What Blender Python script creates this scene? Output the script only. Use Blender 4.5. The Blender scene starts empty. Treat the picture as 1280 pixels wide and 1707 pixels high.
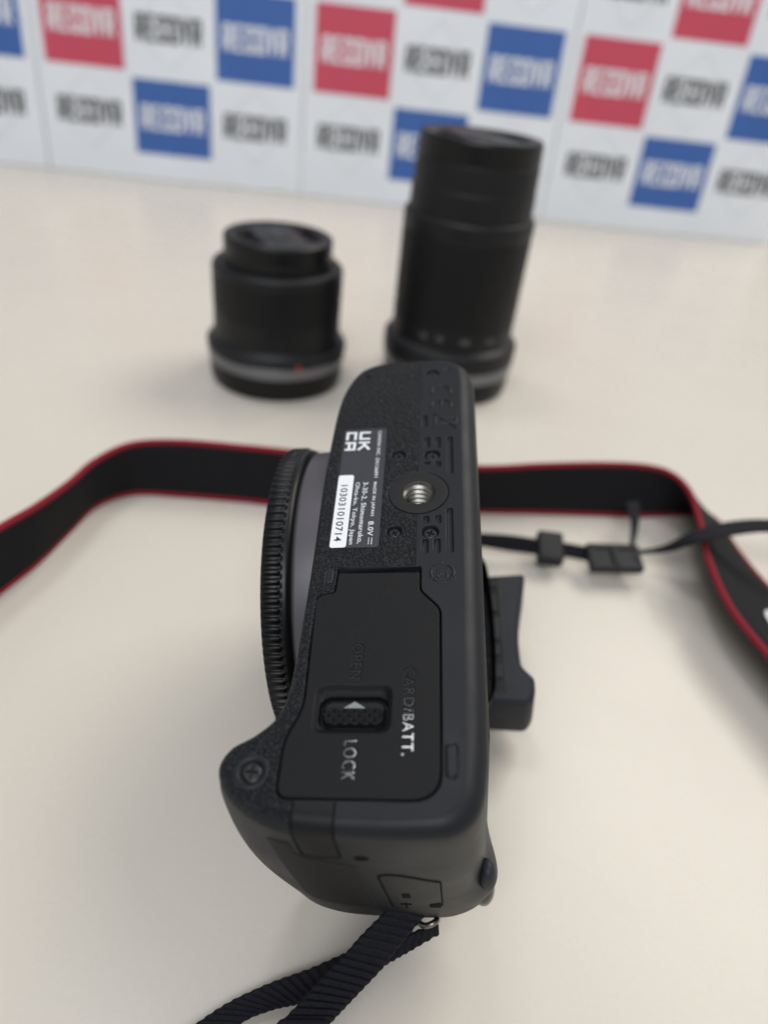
import bpy, math, random
import numpy as np
from mathutils import Vector, Matrix
random.seed(4); rng = np.random.default_rng(4)
S = bpy.context.scene
COL = S.collection
MM = 0.001

# ------------------------------------------------------------------ camera
F_PX, PITCH, ROLL, CAM_H = 1170.0, 35.0, 7.0, 157.0      # focal length in px of a 1280 wide frame, degrees, mm
p_, r_ = math.radians(PITCH), math.radians(ROLL)
FWD = np.array([0, math.cos(p_), -math.sin(p_)])
R0 = np.array([1.0, 0, 0]); U0 = np.cross(R0, FWD)
RIGHT = math.cos(r_) * R0 + math.sin(r_) * U0
UP = -math.sin(r_) * R0 + math.cos(r_) * U0
cam_d = bpy.data.cameras.new('photo_camera'); cam = bpy.data.objects.new('photo_camera', cam_d); COL.objects.link(cam)
cam.matrix_world = Matrix(((RIGHT[0], UP[0], -FWD[0], 0), (RIGHT[1], UP[1], -FWD[1], 0), (RIGHT[2], UP[2], -FWD[2], CAM_H * MM), (0, 0, 0, 1)))
cam_d.sensor_fit = 'HORIZONTAL'; cam_d.sensor_width = 36.0; cam_d.lens = 36.0 * F_PX / 1280.0
cam_d.clip_start = 0.005; cam_d.clip_end = 20
cam_d.dof.use_dof = True; cam_d.dof.focus_distance = 0.130; cam_d.dof.aperture_fstop = 11.5
S.camera = cam
# ------------------------------------------------------------------ light
world = bpy.data.worlds.new('World'); S.world = world; world.use_nodes = True
bg = world.node_tree.nodes['Background']; bg.inputs[0].default_value = (0.93, 0.96, 1.0, 1); bg.inputs[1].default_value = 0.37
def area(name, loc, target, sx, sy, power, color):
    d = bpy.data.lights.new(name, 'AREA'); d.shape = 'RECTANGLE'; d.size = sx; d.size_y = sy; d.energy = power; d.color = color
    o = bpy.data.objects.new(name, d); COL.objects.link(o); o.location = loc
    o.rotation_euler = (Vector(target) - Vector(loc)).to_track_quat('-Z', 'Y').to_euler()
    return o
area('ceiling_or_fill_lamp', (0.95, 1.15, 1.60), (0.05, 0.35, 0), 1.2, 0.9, 22.5, (1.0, 0.945, 0.86))
area('ceiling_or_fill_lamp', (-0.2, -1.25, 1.85), (0, 0.9, 0.1), 1.6, 0.8, 29, (0.93, 0.96, 1.0))  # added fill, stands in for room light from behind to brighten the boards
area('ceiling_or_fill_lamp', (-0.47, 0.56, 2.05), (-0.47, 0.56, 0), 0.40, 0.32, 6, (0.97, 0.98, 1.0))
S.view_settings.view_transform = 'Standard'; S.view_settings.look = 'None'
S.view_settings.exposure = 0.0; S.view_settings.gamma = 1.0; S.view_settings.use_curve_mapping = False
S.render.engine = 'CYCLES'

# ------------------------------------------------------------------ helpers
def ray(x, y): return FWD + RIGHT * ((x - 640) / F_PX) - UP * ((y - 853.5) / F_PX)
def at(x, y, z):                     # a point of the place (mm) seen in a given direction, at height z above the table
    d = ray(x, y); t = (z - CAM_H) / d[2]; return np.array([0, 0, CAM_H]) + d * t
def sstep(t): t = np.clip(t, 0, 1); return t * t * (3 - 2 * t)
def obj(name, verts, faces, mat=None, parent=None, smooth=True, loc=None):
    me = bpy.data.meshes.new(name)
    me.from_pydata((np.asarray(verts, float) * MM).tolist(), [], [tuple(int(i) for i in f) for f in faces])
    if smooth: me.polygons.foreach_set('use_smooth', [len(p.vertices) <= 4 for p in me.polygons])
    if mat: me.materials.append(mat)
    me.update()
    o = bpy.data.objects.new(name, me); COL.objects.link(o)
    if parent: o.parent = parent
    if loc is not None: o.location = Vector(loc) * MM
    return o
def empty(name, loc=(0, 0, 0), mtx=None):
    o = bpy.data.objects.new(name, None); COL.objects.link(o); o.empty_display_size = 0.02
    if mtx is not None: o.matrix_world = mtx
    else: o.location = Vector(loc) * MM
    return o
def tag(o, label, cat, group=None):
    o['label'] = label; o['category'] = cat
    if group: o['group'] = group
def attr(o, name, vals):
    a = o.data.attributes.new(name, 'FLOAT', 'POINT'); a.data.foreach_set('value', np.asarray(vals, np.float32))
def grid_faces(n, m, closed_m=False, closed_n=False):     # verts index i*m+j
    i = np.arange(n if closed_n else n - 1); j = np.arange(m if closed_m else m - 1)
    I, J = np.meshgrid(i, j, indexing='ij'); I2 = (I + 1) % n; J2 = (J + 1) % m
    return np.stack([I * m + J, I * m + J2, I2 * m + J2, I2 * m + J], -1).reshape(-1, 4)
def catmull(P, n, closed=False):
    P = np.asarray(P, float); k = len(P); segs = k if closed else k - 1
    t = np.linspace(0, segs, n * segs + (0 if closed else 1), endpoint=not closed)
    i = np.minimum(t.astype(int), segs - 1); f = (t - i)[:, None]
    g = (lambda q: P[q % k]) if closed else (lambda q: P[np.clip(q, 0, k - 1)])
    a, b, c, d = g(i - 1), g(i), g(i + 1), g(i + 2)
    return 0.5 * (2 * b + (c - a) * f + (2 * a - 5 * b + 4 * c - d) * f * f + (3 * b - a - 3 * c + d) * f ** 3)
def revolve(profile, n=96, rfun=None):                    # profile list of (radius, z)
    pr = np.asarray(profile, float); th = np.linspace(0, 2 * np.pi, n, endpoint=False)
    R = np.repeat(pr[:, :1], n, 1)
    if rfun is not None: R = rfun(R, pr[:, 1:2], th[None, :])
    V = np.stack([R * np.cos(th), R * np.sin(th), np.repeat(pr[:, 1:2], n, 1)], -1).reshape(-1, 3)
    return V, grid_faces(len(pr), n, closed_m=True)
def round_profile(pts, r=0.8, seg=4):                     # rounds the corners of an open profile
    pts = [np.array(p, float) for p in pts]; out = [pts[0]]
    for a, b, c in zip(pts[:-2], pts[1:-1], pts[2:]):
        d1, d2 = a - b, c - b; l1, l2 = np.linalg.norm(d1), np.linalg.norm(d2)
        rr = min(r, l1 * .45, l2 * .45); s, e = b + d1 / l1 * rr, b + d2 / l2 * rr
        for k in range(seg + 1):
            t = k / seg; out.append((1 - t) ** 2 * s + 2 * t * (1 - t) * b + t * t * e)
    out.append(pts[-1]); return out
def join(parts):
    V, F, n = [], [], 0
    for v, f in parts:
        V.append(np.asarray(v, float)); F += [tuple(int(i) + n for i in q) for q in f]; n += len(v)
    return np.concatenate(V), F
def rbox(x0, x1, y0, y1, z0, z1, r=0.4):                  # box with chamfered edges
    V, F = [], []
    cx, cy, cz = (x0 + x1) / 2, (y0 + y1) / 2, (z0 + z1) / 2; hx, hy, hz = (x1 - x0) / 2, (y1 - y0) / 2, (z1 - z0) / 2
    r = min(r, hx * .9, hy * .9, hz * .9)
    def ring(ix, z):
        a, b = hx - ix, hy - ix; c = r * .999
        pts = []
        for sx, sy, q in ((1, 1, 0), (-1, 1, 1), (-1, -1, 2), (1, -1, 3)):
            for k in range(4):
                t = (q + k / 3) * np.pi / 2
                pts.append((cx + sx * (hx - r) + (r - ix) * np.cos(t), cy + sy * (hy - r) + (r - ix) * np.sin(t), z))
        return pts
    lev = [(r * (1 - math.sin(t)), cz - hz + r * (1 - math.cos(t))) for t in (0.01, .5, 1.0, 1.5708)] + [(r * (1 - math.sin(t)), cz + hz - r * (1 - math.cos(t))) for t in (1.5708, 1.0, .5, 0.01)]
    for ix, z in lev: V += ring(min(ix, r * .98), z)
    F = [tuple(q) for q in grid_faces(8, 16, closed_m=True)]
    F.append(tuple(range(15, -1, -1))); F.append(tuple(range(7 * 16, 8 * 16)))
    return np.array(V), F
def tube(path, r, n=8, closed=False):
    P = np.asarray(path, float); m = len(P)
    T = np.roll(P, -1, 0) - np.roll(P, 1, 0)
    if not closed: T[0] = P[1] - P[0]; T[-1] = P[-1] - P[-2]
    T /= np.linalg.norm(T, axis=1)[:, None]
    ref = np.array([0, 0, 1.0]); A = np.cross(T, ref); bad = np.linalg.norm(A, axis=1) < 1e-3
    A[bad] = np.cross(T[bad], [1.0, 0, 0]); A /= np.linalg.norm(A, axis=1)[:, None]; B = np.cross(T, A)
    th = np.linspace(0, 2 * np.pi, n, endpoint=False)
    rr = np.broadcast_to(np.asarray(r, float), (m,))[:, None, None]
    V = (P[:, None] + rr * (A[:, None] * np.cos(th)[None, :, None] + B[:, None] * np.sin(th)[None, :, None])).reshape(-1, 3)
    F = [tuple(q) for q in grid_faces(m, n, closed_m=True, closed_n=closed)]
    if not closed: F += [tuple(range(n - 1, -1, -1)), tuple(range((m - 1) * n, m * n))]
    return V, F
# signed distances on numpy grids
def sd_circle(x, y, cx, cy, r): return np.hypot(x - cx, y - cy) - r
def sd_box(x, y, x0, x1, y0, y1, r=0.0):
    qx = np.abs(x - (x0 + x1) / 2) - (x1 - x0) / 2 + r; qy = np.abs(y - (y0 + y1) / 2) - (y1 - y0) / 2 + r
    return np.hypot(np.maximum(qx, 0), np.maximum(qy, 0)) + np.minimum(np.maximum(qx, qy), 0) - r
def sd_seg(x, y, ax, ay, bx, by):
    dx, dy = bx - ax, by - ay; t = np.clip(((x - ax) * dx + (y - ay) * dy) / (dx * dx + dy * dy), 0, 1)
    return np.hypot(x - ax - t * dx, y - ay - t * dy)
def sd_poly(x, y, P):
    P = np.asarray(P, float); d = np.full(x.shape, 1e9); ins = np.zeros(x.shape, bool)
    for (ax, ay), (bx, by) in zip(P, np.roll(P, -1, 0)):
        d = np.minimum(d, sd_seg(x, y, ax, ay, bx, by))
        if ay != by:
            c = ((ay > y) != (by > y)) & (x < (bx - ax) * (y - ay) / (by - ay) + ax); ins ^= c
    return np.where(ins, -d, d)
def round_poly(P, radii, seg=6):
    P = [np.array(p, float) for p in P]; out = []; n = len(P)
    for i in range(n):
        a, b, c = P[i - 1], P[i], P[(i + 1) % n]; r = radii[i] if hasattr(radii, '__len__') else radii
        d1, d2 = a - b, c - b; l1, l2 = np.linalg.norm(d1), np.linalg.norm(d2); rr = min(r, l1 * .48, l2 * .48)
        s, e = b + d1 / l1 * rr, b + d2 / l2 * rr
        for k in range(seg + 1):
            t = k / seg; out.append((1 - t) ** 2 * s + 2 * t * (1 - t) * b + t * t * e)
    return np.array(out)
def carve(h, d, depth, soft): return np.where(d < 0, np.minimum(h, -depth * sstep(-d / soft)), h)
def sheet(X, Y, H, mask):
    n, m = X.shape; keep = mask[:-1, :-1] & mask[1:, :-1] & mask[:-1, 1:] & mask[1:, 1:]
    F = grid_faces(n, m)[keep.reshape(-1)]; used = np.unique(F); idx = np.full(n * m, -1); idx[used] = np.arange(len(used))
    V = np.stack([X, Y, H], -1).reshape(-1, 3)[used]
    return V, idx[F][:, ::-1], used
def text_mesh(body, bold=0.0, gap=1.0):                                      # triangles of a line of lettering, normalised to 1 x 1
    c = bpy.data.curves.new('t', 'FONT'); c.body = body; c.resolution_u = 4; c.offset = bold; c.space_character = gap
    o = bpy.data.objects.new('t', c); COL.objects.link(o); bpy.context.view_layer.update()
    me = o.evaluated_get(bpy.context.evaluated_depsgraph_get()).to_mesh(); me.calc_loop_triangles()
    V = np.array([v.co[:2] for v in me.vertices]); T = np.array([t.vertices[:] for t in me.loop_triangles])
    bpy.data.objects.remove(o); bpy.data.curves.remove(c)
    lo, hi = V.min(0), V.max(0); V = (V - lo) / (hi - lo)
    return V, T
_tc = {}
def text(body, bold=0.0, gap=1.0):
    k = (body, bold, gap)
    if k not in _tc: _tc[k] = text_mesh(*k)
    return _tc[k]

# ------------------------------------------------------------------ materials
def mat(name, color, rough=0.5, metal=0.0, spec=0.5):
    m = bpy.data.materials.new(name); m.use_nodes = True; nt = m.node_tree; b = nt.nodes['Principled BSDF']
    b.inputs['Base Color'].default_value = (*color, 1); b.inputs['Roughness'].default_value = rough; b.inputs['Metallic'].default_value = metal
    b.inputs['Specular IOR Level'].default_value = spec
    return m
def N(m, t, **kw):
    n = m.node_tree.nodes.new(t)
    for k, v in kw.items(): setattr(n, k, v)
    return n
def L(m, a, b): m.node_tree.links.new(a, b)
def coords(m): return N(m, 'ShaderNodeTexCoord').outputs['Object']
def noise(m, scale, detail=3, rough=0.6, vec=None):
    n = N(m, 'ShaderNodeTexNoise'); n.inputs['Scale'].default_value = scale; n.inputs['Detail'].default_value = detail; n.inputs['Roughness'].default_value = rough
    L(m, vec or coords(m), n.inputs['Vector']); return n.outputs['Fac']
def math_(m, op, a, b=None):
    n = N(m, 'ShaderNodeMath', operation=op)
    for k, v in enumerate((a, b)):
        if v is None: continue
        if isinstance(v, (int, float)): n.inputs[k].default_value = v
        else: L(m, v, n.inputs[k])
    return n.outputs[0]
def ramp(m, fac, stops):
    n = N(m, 'ShaderNodeValToRGB'); e = n.color_ramp.elements
    while len(e) < len(stops): e.new(0.5)
    for el, (p, c) in zip(e, stops): el.position = p; el.color = (*c, 1) if len(c) == 3 else c
    L(m, fac, n.inputs[0]); return n.outputs[0]
def bump(m, height, dist, strength=1.0, prev=None):
    n = N(m, 'ShaderNodeBump'); n.inputs['Distance'].default_value = dist; n.inputs['Strength'].default_value = strength
    L(m, height, n.inputs['Height'])
    if prev: L(m, prev, n.inputs['Normal'])
    return n.outputs[0]
def bsdf(m): return m.node_tree.nodes['Principled BSDF']
def vary_rough(m, scale, lo, hi):
    f = noise(m, scale, 4); mr = N(m, 'ShaderNodeMapRange'); L(m, f, mr.inputs[0]); mr.inputs[1].default_value = .3; mr.inputs[2].default_value = .7
    mr.inputs[3].default_value = lo; mr.inputs[4].default_value = hi; L(m, mr.outputs[0], bsdf(m).inputs['Roughness'])

def leather_height(m):
    co = coords(m); nz = N(m, 'ShaderNodeTexNoise'); nz.inputs['Scale'].default_value = 900; nz.inputs['Detail'].default_value = 2
    L(m, co, nz.inputs['Vector'])
    mx = N(m, 'ShaderNodeVectorMath', operation='SCALE'); L(m, nz.outputs['Color'], mx.inputs[0]); mx.inputs['Scale'].default_value = 0.0013
    ad = N(m, 'ShaderNodeVectorMath', operation='ADD'); L(m, co, ad.inputs[0]); L(m, mx.outputs[0], ad.inputs[1])
    v = N(m, 'ShaderNodeTexVoronoi', feature='DISTANCE_TO_EDGE'); v.inputs['Scale'].default_value = 950; v.inputs['Randomness'].default_value = 1.0
    L(m, ad.outputs[0], v.inputs['Vector'])
    mr = N(m, 'ShaderNodeMapRange', interpolation_type='SMOOTHSTEP'); L(m, v.outputs['Distance'], mr.inputs[0]); mr.inputs[1].default_value = 0.0; mr.inputs[2].default_value = 0.30
    return mr.outputs[0]
def plastic(name, color, rough, grain=4500, gdist=0.00002, spec=0.5):
    m = mat(name, color, rough, 0, spec); h = noise(m, grain, 2); L(m, bump(m, h, gdist, .5), bsdf(m).inputs['Normal'])
    vary_rough(m, 120, rough - .05, rough + .06)
    return m
# body: attribute 'leather' blends a moulded leather grain, attribute 'rubber' a fine sandy grain, over smooth plastic
M_BODY = mat('body_plastic', (0.0098, 0.0112, 0.0142), 0.46, 0, .26)
_a = N(M_BODY, 'ShaderNodeAttribute', attribute_name='leather'); _r = N(M_BODY, 'ShaderNodeAttribute', attribute_name='rubber')
_h = math_(M_BODY, 'MULTIPLY', leather_height(M_BODY), _a.outputs['Fac'])
_b = bump(M_BODY, _h, 0.00042, 1.0)
_g = noise(M_BODY, 2600, 3); _gs = math_(M_BODY, 'MULTIPLY', _g, math_(M_BODY, 'ADD', math_(M_BODY, 'MULTIPLY', _r.outputs['Fac'], 0.9), 0.10))
L(M_BODY, bump(M_BODY, _gs, 0.00026, .9, _b), bsdf(M_BODY).inputs['Normal'])
vary_rough(M_BODY, 90, .42, .52)
M_DOOR = mat('door_plastic', (0.007, 0.0074, 0.0083), 0.46, 0, .20)
_gl = N(M_DOOR, 'ShaderNodeAttribute', attribute_name='gloss')
_n = noise(M_DOOR, 5200, 2); L(M_DOOR, bump(M_DOOR, math_(M_DOOR, 'MULTIPLY', _n, math_(M_DOOR, 'SUBTRACT', 1.0, _gl.outputs['Fac'])), 0.00010, .8), bsdf(M_DOOR).inputs['Normal'])
_mr = N(M_DOOR, 'ShaderNodeMapRange'); L(M_DOOR, _gl.outputs['Fac'], _mr.inputs[0]); _mr.inputs[3].default_value = .46; _mr.inputs[4].default_value = .09
L(M_DOOR, _mr.outputs[0], bsdf(M_DOOR).inputs['Roughness'])
M_SMOOTH = plastic('smooth_black_plastic', (0.008, 0.0084, 0.0095), .45, 4500, .00002, .20)
M_RUBBER = mat('rubber', (0.010, 0.0098, 0.0095), .6, 0, .20); L(M_RUBBER, bump(M_RUBBER, noise(M_RUBBER, 2600, 3), 0.00026, .9), bsdf(M_RUBBER).inputs['Normal'])
M_EYECUP = plastic('eyecup_rubber', (0.020, 0.022, 0.027), .55, 2500, .00004, .3)
M_CAP = plastic('cap_plastic', (0.0045, 0.0045, 0.005), .36, 3500, .00001, .3)
M_LENSBLK = plastic('lens_black', (0.006, 0.0062, 0.007), .46, 3000, .00002, .35)
M_GRIPRING = plastic('zoom_ring_rubber', (0.004, 0.0042, 0.0048), .55, 2500, .00003, .3)
M_MOUNT = mat('mount_paint', (0.13, 0.122, 0.135), .42, .6); L(M_MOUNT, bump(M_MOUNT, noise(M_MOUNT, 6000, 2), .00003, .6), bsdf(M_MOUNT).inputs['Normal'])
M_SILVER = mat('lens_silver_ring', (0.20, 0.205, 0.22), .33, .85)
M_STEEL = mat('steel', (0.24, 0.23, 0.205), .3, 1.0); vary_rough(M_STEEL, 900, .26, .42)
M_SCREW = mat('black_screw', (0.03, 0.03, 0.032), .38, .6)
M_COLLAR = plastic('collar_paint', (0.013, 0.013, 0.0135), .5, 4500, .00002, .24)
M_DARK = mat('shade_and_icon_black', (0.003, 0.003, 0.0033), .8, 0, .1)  # near-black colour paints the shade of seams, notch and hole; also icons
M_LABEL = mat('label_film', (0.030, 0.032, 0.040), .42); vary_rough(M_LABEL, 300, .36, .48)
M_INK = mat('white_ink', (0.72, 0.74, 0.76), .5)
M_STICKER = mat('white_sticker', (0.78, 0.80, 0.82), .45)
M_BLACKINK = mat('black_ink', (0.02, 0.02, 0.022), .5)
M_RED = mat('red_dot', (0.40, 0.02, 0.03), .4)
def fabric(name, c1, c2, scale, dist, rough=.85):
    m = mat(name, c1, rough, 0, .25); f = noise(m, scale, 3); L(m, ramp(m, f, [(.35, c1), (.7, c2)]), bsdf(m).inputs['Base Color'])
    L(m, bump(m, f, dist, .8), bsdf(m).inputs['Normal']); return m
M_WEB = fabric('webbing_nylon', (0.006, 0.006, 0.009), (0.015, 0.015, 0.021), 3200, .00025)
M_BAND = fabric('strap_band', (0.005, 0.005, 0.0065), (0.010, 0.0105, 0.0125), 2200, .00012)
M_BANDRED = fabric('strap_red', (0.20, 0.010, 0.020), (0.27, 0.018, 0.030), 2200, .0001)
M_BUCKLE = plastic('buckle_plastic', (0.010, 0.011, 0.0135), .55, 4500, .00002, .3)
M_TABLE = mat('table_laminate', (0.62, 0.585, 0.525), .36, 0, .28)
_t1 = noise(M_TABLE, 9, 4); _t2 = noise(M_TABLE, 700, 3)
_mixf = math_(M_TABLE, 'ADD', math_(M_TABLE, 'MULTIPLY', _t1, .6), math_(M_TABLE, 'MULTIPLY', _t2, .4))
_base = ramp(M_TABLE, _mixf, [(.3, (0.605, 0.557, 0.485)), (.7, (0.645, 0.597, 0.525))])
_sp = N(M_TABLE, 'ShaderNodeTexVoronoi', feature='F1', voronoi_dimensions='2D'); _sp.inputs['Scale'].default_value = 24; L(M_TABLE, coords(M_TABLE), _sp.inputs['Vector'])
_spot = ramp(M_TABLE, math_(M_TABLE, 'ADD', _sp.outputs['Distance'], math_(M_TABLE, 'MULTIPLY', noise(M_TABLE, 900, 2), .016)), [(.016, (1, 1, 1)), (.028, (0, 0, 0))])
_few = N(M_TABLE, 'ShaderNodeSeparateColor'); L(M_TABLE, _sp.outputs['Color'], _few.inputs[0])
_mask = math_(M_TABLE, 'MULTIPLY', math_(M_TABLE, 'MULTIPLY', _spot, math_(M_TABLE, 'GREATER_THAN', _few.outputs[0], .80)), .45)
_mx = N(M_TABLE, 'ShaderNodeMix', data_type='RGBA'); L(M_TABLE, _mask, _mx.inputs['Factor']); L(M_TABLE, _base, _mx.inputs['A']); _mx.inputs['B'].default_value = (0.22, 0.20, 0.17, 1)
L(M_TABLE, _mx.outputs['Result'], bsdf(M_TABLE).inputs['Base Color']); L(M_TABLE, bump(M_TABLE, _t2, .00003, .4), bsdf(M_TABLE).inputs['Normal'])
vary_rough(M_TABLE, 35, .24, .32)
def board_mat(name, c):
    m = mat(name, c, .5); f = noise(m, 14, 3); L(m, ramp(m, f, [(.3, tuple(x * .96 for x in c)), (.7, tuple(min(1, x * 1.03) for x in c))]), bsdf(m).inputs['Base Color']); return m
M_BWHITE = board_mat('board_white', (0.80, 0.83, 0.87)); M_BRED = board_mat('board_red', (0.58, 0.068, 0.115)); M_BBLUE = board_mat('board_blue', (0.042, 0.125, 0.40))
M_BINK = board_mat('board_ink', (0.030, 0.028, 0.028)); M_BLINE = board_mat('board_line', (0.56, 0.58, 0.61)); M_BLETTER = board_mat('board_letter', (0.78, 0.80, 0.83))

# ------------------------------------------------------------------ the setting: the table
V, F = rbox(-900, 900, -260, 1050, -28, 0, 2.0)
t = obj('table', V, F, M_TABLE, smooth=False); t['kind'] = 'structure'
t['label'] = 'cream laminate table top'

# ------------------------------------------------------------------ printed display boards behind
BP = at(500, 325, 0); BD = at(1280, 408, 0) - BP; BD /= np.linalg.norm(BD)
lean = math.radians(4.0)
BUP = np.array([0, math.sin(lean), math.cos(lean)]); BN = np.cross(BD, BUP); BN /= np.linalg.norm(BN); BUP = np.cross(BN, BD)
BN_ = BN                                   # points to the viewer (-y)
def flat(V2, T, z): return np.column_stack([V2, np.full(len(V2), z)]), T[:, ::1]
CW, ROWS, COLS = 73.0, [(23.5, 87), (92.5, 163), (168.5, 238)], [(9, 82), (88, 161), (167.5, 240.5)]
PATTERN = [['W', 'B', 'W'], ['R', 'W', 'B'], ['W', 'R', 'W']]
BOARD_LABELS = ['white board with red and blue printed squares at the left edge', 'white board with red and blue printed squares behind the short lens',
                'white board with red and blue printed squares behind the tall lens', 'white board with red and blue printed squares at the right edge']
def square_ring(cx, cy, half, wd, z):
    o_ = np.array([(0, 1), (1, 0), (0, -1), (-1, 0)], float)
    V = np.vstack([o_ * half, o_ * (half - wd)]) + (cx, cy)
    return np.column_stack([V, np.full(8, z)]), [(k, 4 + k, 4 + (k + 1) % 4, (k + 1) % 4) for k in range(4)]
STROKES = {'R': [((0, 0), (0, 1)), ((0, 1), (1, 1)), ((1, 1), (1, .48)), ((0, .48), (1, .48)), ((.45, .48), (1, 0))], 'E': [((0, 0), (0, 1)), ((0, 1), (1, 1)), ((0, .5), (.9, .5)), ((0, 0), (1, 0))],
    'C': [((0, 0), (0, 1)), ((0, 1), (1, 1)), ((0, 0), (1, 0)), ((1, 1), (1, .7)), ((1, 0), (1, .3))], 'O': [((0, 0), (0, 1)), ((0, 1), (1, 1)), ((1, 1), (1, 0)), ((0, 0), (1, 0))], 'V': [((0, 1), (.5, 0)), ((.5, 0), (1, 1))]}
def block_word(word, cx, cy, w, h, st, gap, z):
    lw = (w - gap * (len(word) - 1)) / len(word); out = []
    for i, ch in enumerate(word):
        x0 = cx - w / 2 + i * (lw + gap) + st / 2; y0 = cy - h / 2 + st * .55
        for (ax_, ay_), (bx_, by_) in STROKES[ch]:
            a_ = np.array([x0 + ax_ * (lw - st), y0 + ay_ * (h - st * 1.1)]); b_ = np.array([x0 + bx_ * (lw - st), y0 + by_ * (h - st * 1.1)]); d = (b_ - a_) / np.linalg.norm(b_ - a_); n_ = np.array([-d[1], d[0]]) * st / 2; e = d * st * .42
            out.append((np.column_stack([np.vstack([a_ - e - n_, b_ + e - n_, b_ + e + n_, a_ - e + n_]), np.full(4, z + .006 * (len(out) % 6))]), [(0, 1, 2, 3)]))
    return join(out)
for k, off in enumerate((-500, -250, 0, 250)):
    o3 = BP + BD * off
    mtx = Matrix(((BD[0], BUP[0], BN_[0], o3[0] * MM), (BD[1], BUP[1], BN_[1], o3[1] * MM), (BD[2], BUP[2], BN_[2], o3[2] * MM + .0004), (0, 0, 0, 1)))
    b = empty('display_board', mtx=mtx); tag(b, BOARD_LABELS[k], 'board', 'printed boards along the back')
    V, F = rbox(0.6, 249.2, 0, 262, -6, 0, 0.8); obj('panel', V, F, M_BWHITE, b, smooth=False)
    for ri, (y0, y1) in enumerate(ROWS):
        for ci, (x0, x1) in enumerate(COLS):
            c = PATTERN[ri][ci]
            if c != 'W':
                V, F = rbox(x0, x1, y0, y1, -0.2, 0.25, 0.1); obj('printed_square', V, F, M_BRED if c == 'R' else M_BBLUE, b, smooth=False)
            V, F = square_ring((x0 + x1) / 2, (y0 + y1) / 2, 33, .7, .32); obj('diamond_outline', V, F, M_BLINE if c == 'W' else (M_BRED if c == 'R' else M_BBLUE), b, smooth=False)
            V, F = block_word('RECOVR', (x0 + x1) / 2, (y0 + y1) / 2, 60, 21.5, 3.0, 1.7, .45); obj('lettering', V, F, M_BINK if c == 'W' else M_BLETTER, b, smooth=False)

# ------------------------------------------------------------------ camera body frame
def nrm(v): return v / np.linalg.norm(v)
AX = nrm(ray(726, -330)); BX = -nrm(ray(-9400, 960)); WX = nrm(np.cross(BX, AX)); BX = np.cross(AX, WX)
OO = ray(697, 822); OO = np.array([0, 0, CAM_H]) + OO * 144.0
CM = Matrix(((BX[0], AX[0], WX[0], OO[0] * MM), (BX[1], AX[1], WX[1], OO[1] * MM), (BX[2], AX[2], WX[2], OO[2] * MM), (0, 0, 0, 1)))
CAMERA = empty('camera', mtx=CM)
tag(CAMERA, 'black camera lying upside down with its base plate and battery door facing up', 'camera')
def to_world(p): return OO + BX * p[0] + AX * p[1] + WX * p[2]

# outline of the body in plan (u right, v away from the viewer), with edge radius
OUT = np.array([
 (12.9, 36, 4.2), (12.75, 20, 4.2), (12.6, 3, 4.2), (12.4, -14, 4.2), (12.1, -30, 4.2), (11.8, -46, 4.2), (11.3, -57, 4.2), (9.8, -63.8, 3.6), (5.8, -67.2, 3.0),
 (-1, -67.9, 2.8), (-9, -67.8, 2.7), (-17, -67.3, 2.7), (-22.8, -65.7, 2.6), (-27.4, -62.6, 2.5), (-29.6, -58.4, 2.3), (-28.3, -55.0, 2.2), (-24.6, -52.7, 1.8),
 (-21.6, -49.6, 1.4), (-20.3, -44, 1.3), (-20.0, -30, 1.3), (-20.0, -14, 1.3), (-20.3, 4, 1.3), (-20.1, 18, 1.3), (-19.6, 31, 1.5), (-18.2, 40, 2), (-15.2, 46.8, 2.4), (-9.5, 49.7, 2.4),
 (-2, 50.2, 2.4), (5.5, 49.9, 2.6), (10.6, 47.2, 3.2), (12.6, 42.5, 4)], float)
def low_shift(P, w):
    """how the outline moves as one goes down the side"""
    u, v = P[:, 0].copy(), P[:, 1].copy(); t = np.clip(-w / 60, 0, 1.2)
    nearw = sstep((-40 - v) / 22)
    v = v + nearw * (4.6 * t ** 1.6)
    grip = sstep((-21 - u) / 6) * sstep((-44 - v) / 6)
    u = u + grip * (-2.6 * np.sin(np.pi * min(t, 1)) + 2.0 * t ** 2)
    farw = sstep((v - 35) / 12); v = v - farw * 1.5 * t
    thumb = np.exp(-((v + 59) / 7.0) ** 2) * sstep((u - 4) / 6) * math.exp(-((w + 46) / 7) ** 2)
    u = u + thumb * 3.0
    return np.column_stack([u, v])
NS = 14
DENSE = catmull(OUT, NS, True)                     # (n,3)
def normals(P):
    T = np.roll(P, -1, 0) - np.roll(P, 1, 0); T /= np.linalg.norm(T, axis=1)[:, None]
    return np.column_stack([T[:, 1], -T[:, 0]])
base2 = DENSE[:, :2]; rad = DENSE[:, 2]
nn = normals(base2)
if (nn * (base2 - base2.mean(0))).sum() < 0: nn = -nn
INNER = base2 - nn * rad[:, None]
rings, leath, rub = [], [], []
left = sstep((-19.2 - base2[:, 0]) / .6) + sstep((-17 - base2[:, 0]) / .4) * (base2[:, 1] < -60); left = np.clip(left, 0, 1)
left = np.where((base2[:, 1] > -64.9) | (base2[:, 0] < -17.2), np.where(base2[:, 0] < -10, 1.0, 0.0) * np.where(base2[:, 0] < -17, 1.0, sstep((base2[:, 1] - 20) / 20)), 0.0)
rings.append(np.column_stack([INNER - nn * .9, np.full(len(INNER), -7.0)])); leath.append(left); rub.append(left * 0)
rings.append(np.column_stack([INNER - nn * .8, np.full(len(INNER), -0.04)])); leath.append(left); rub.append(left * 0)
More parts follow.
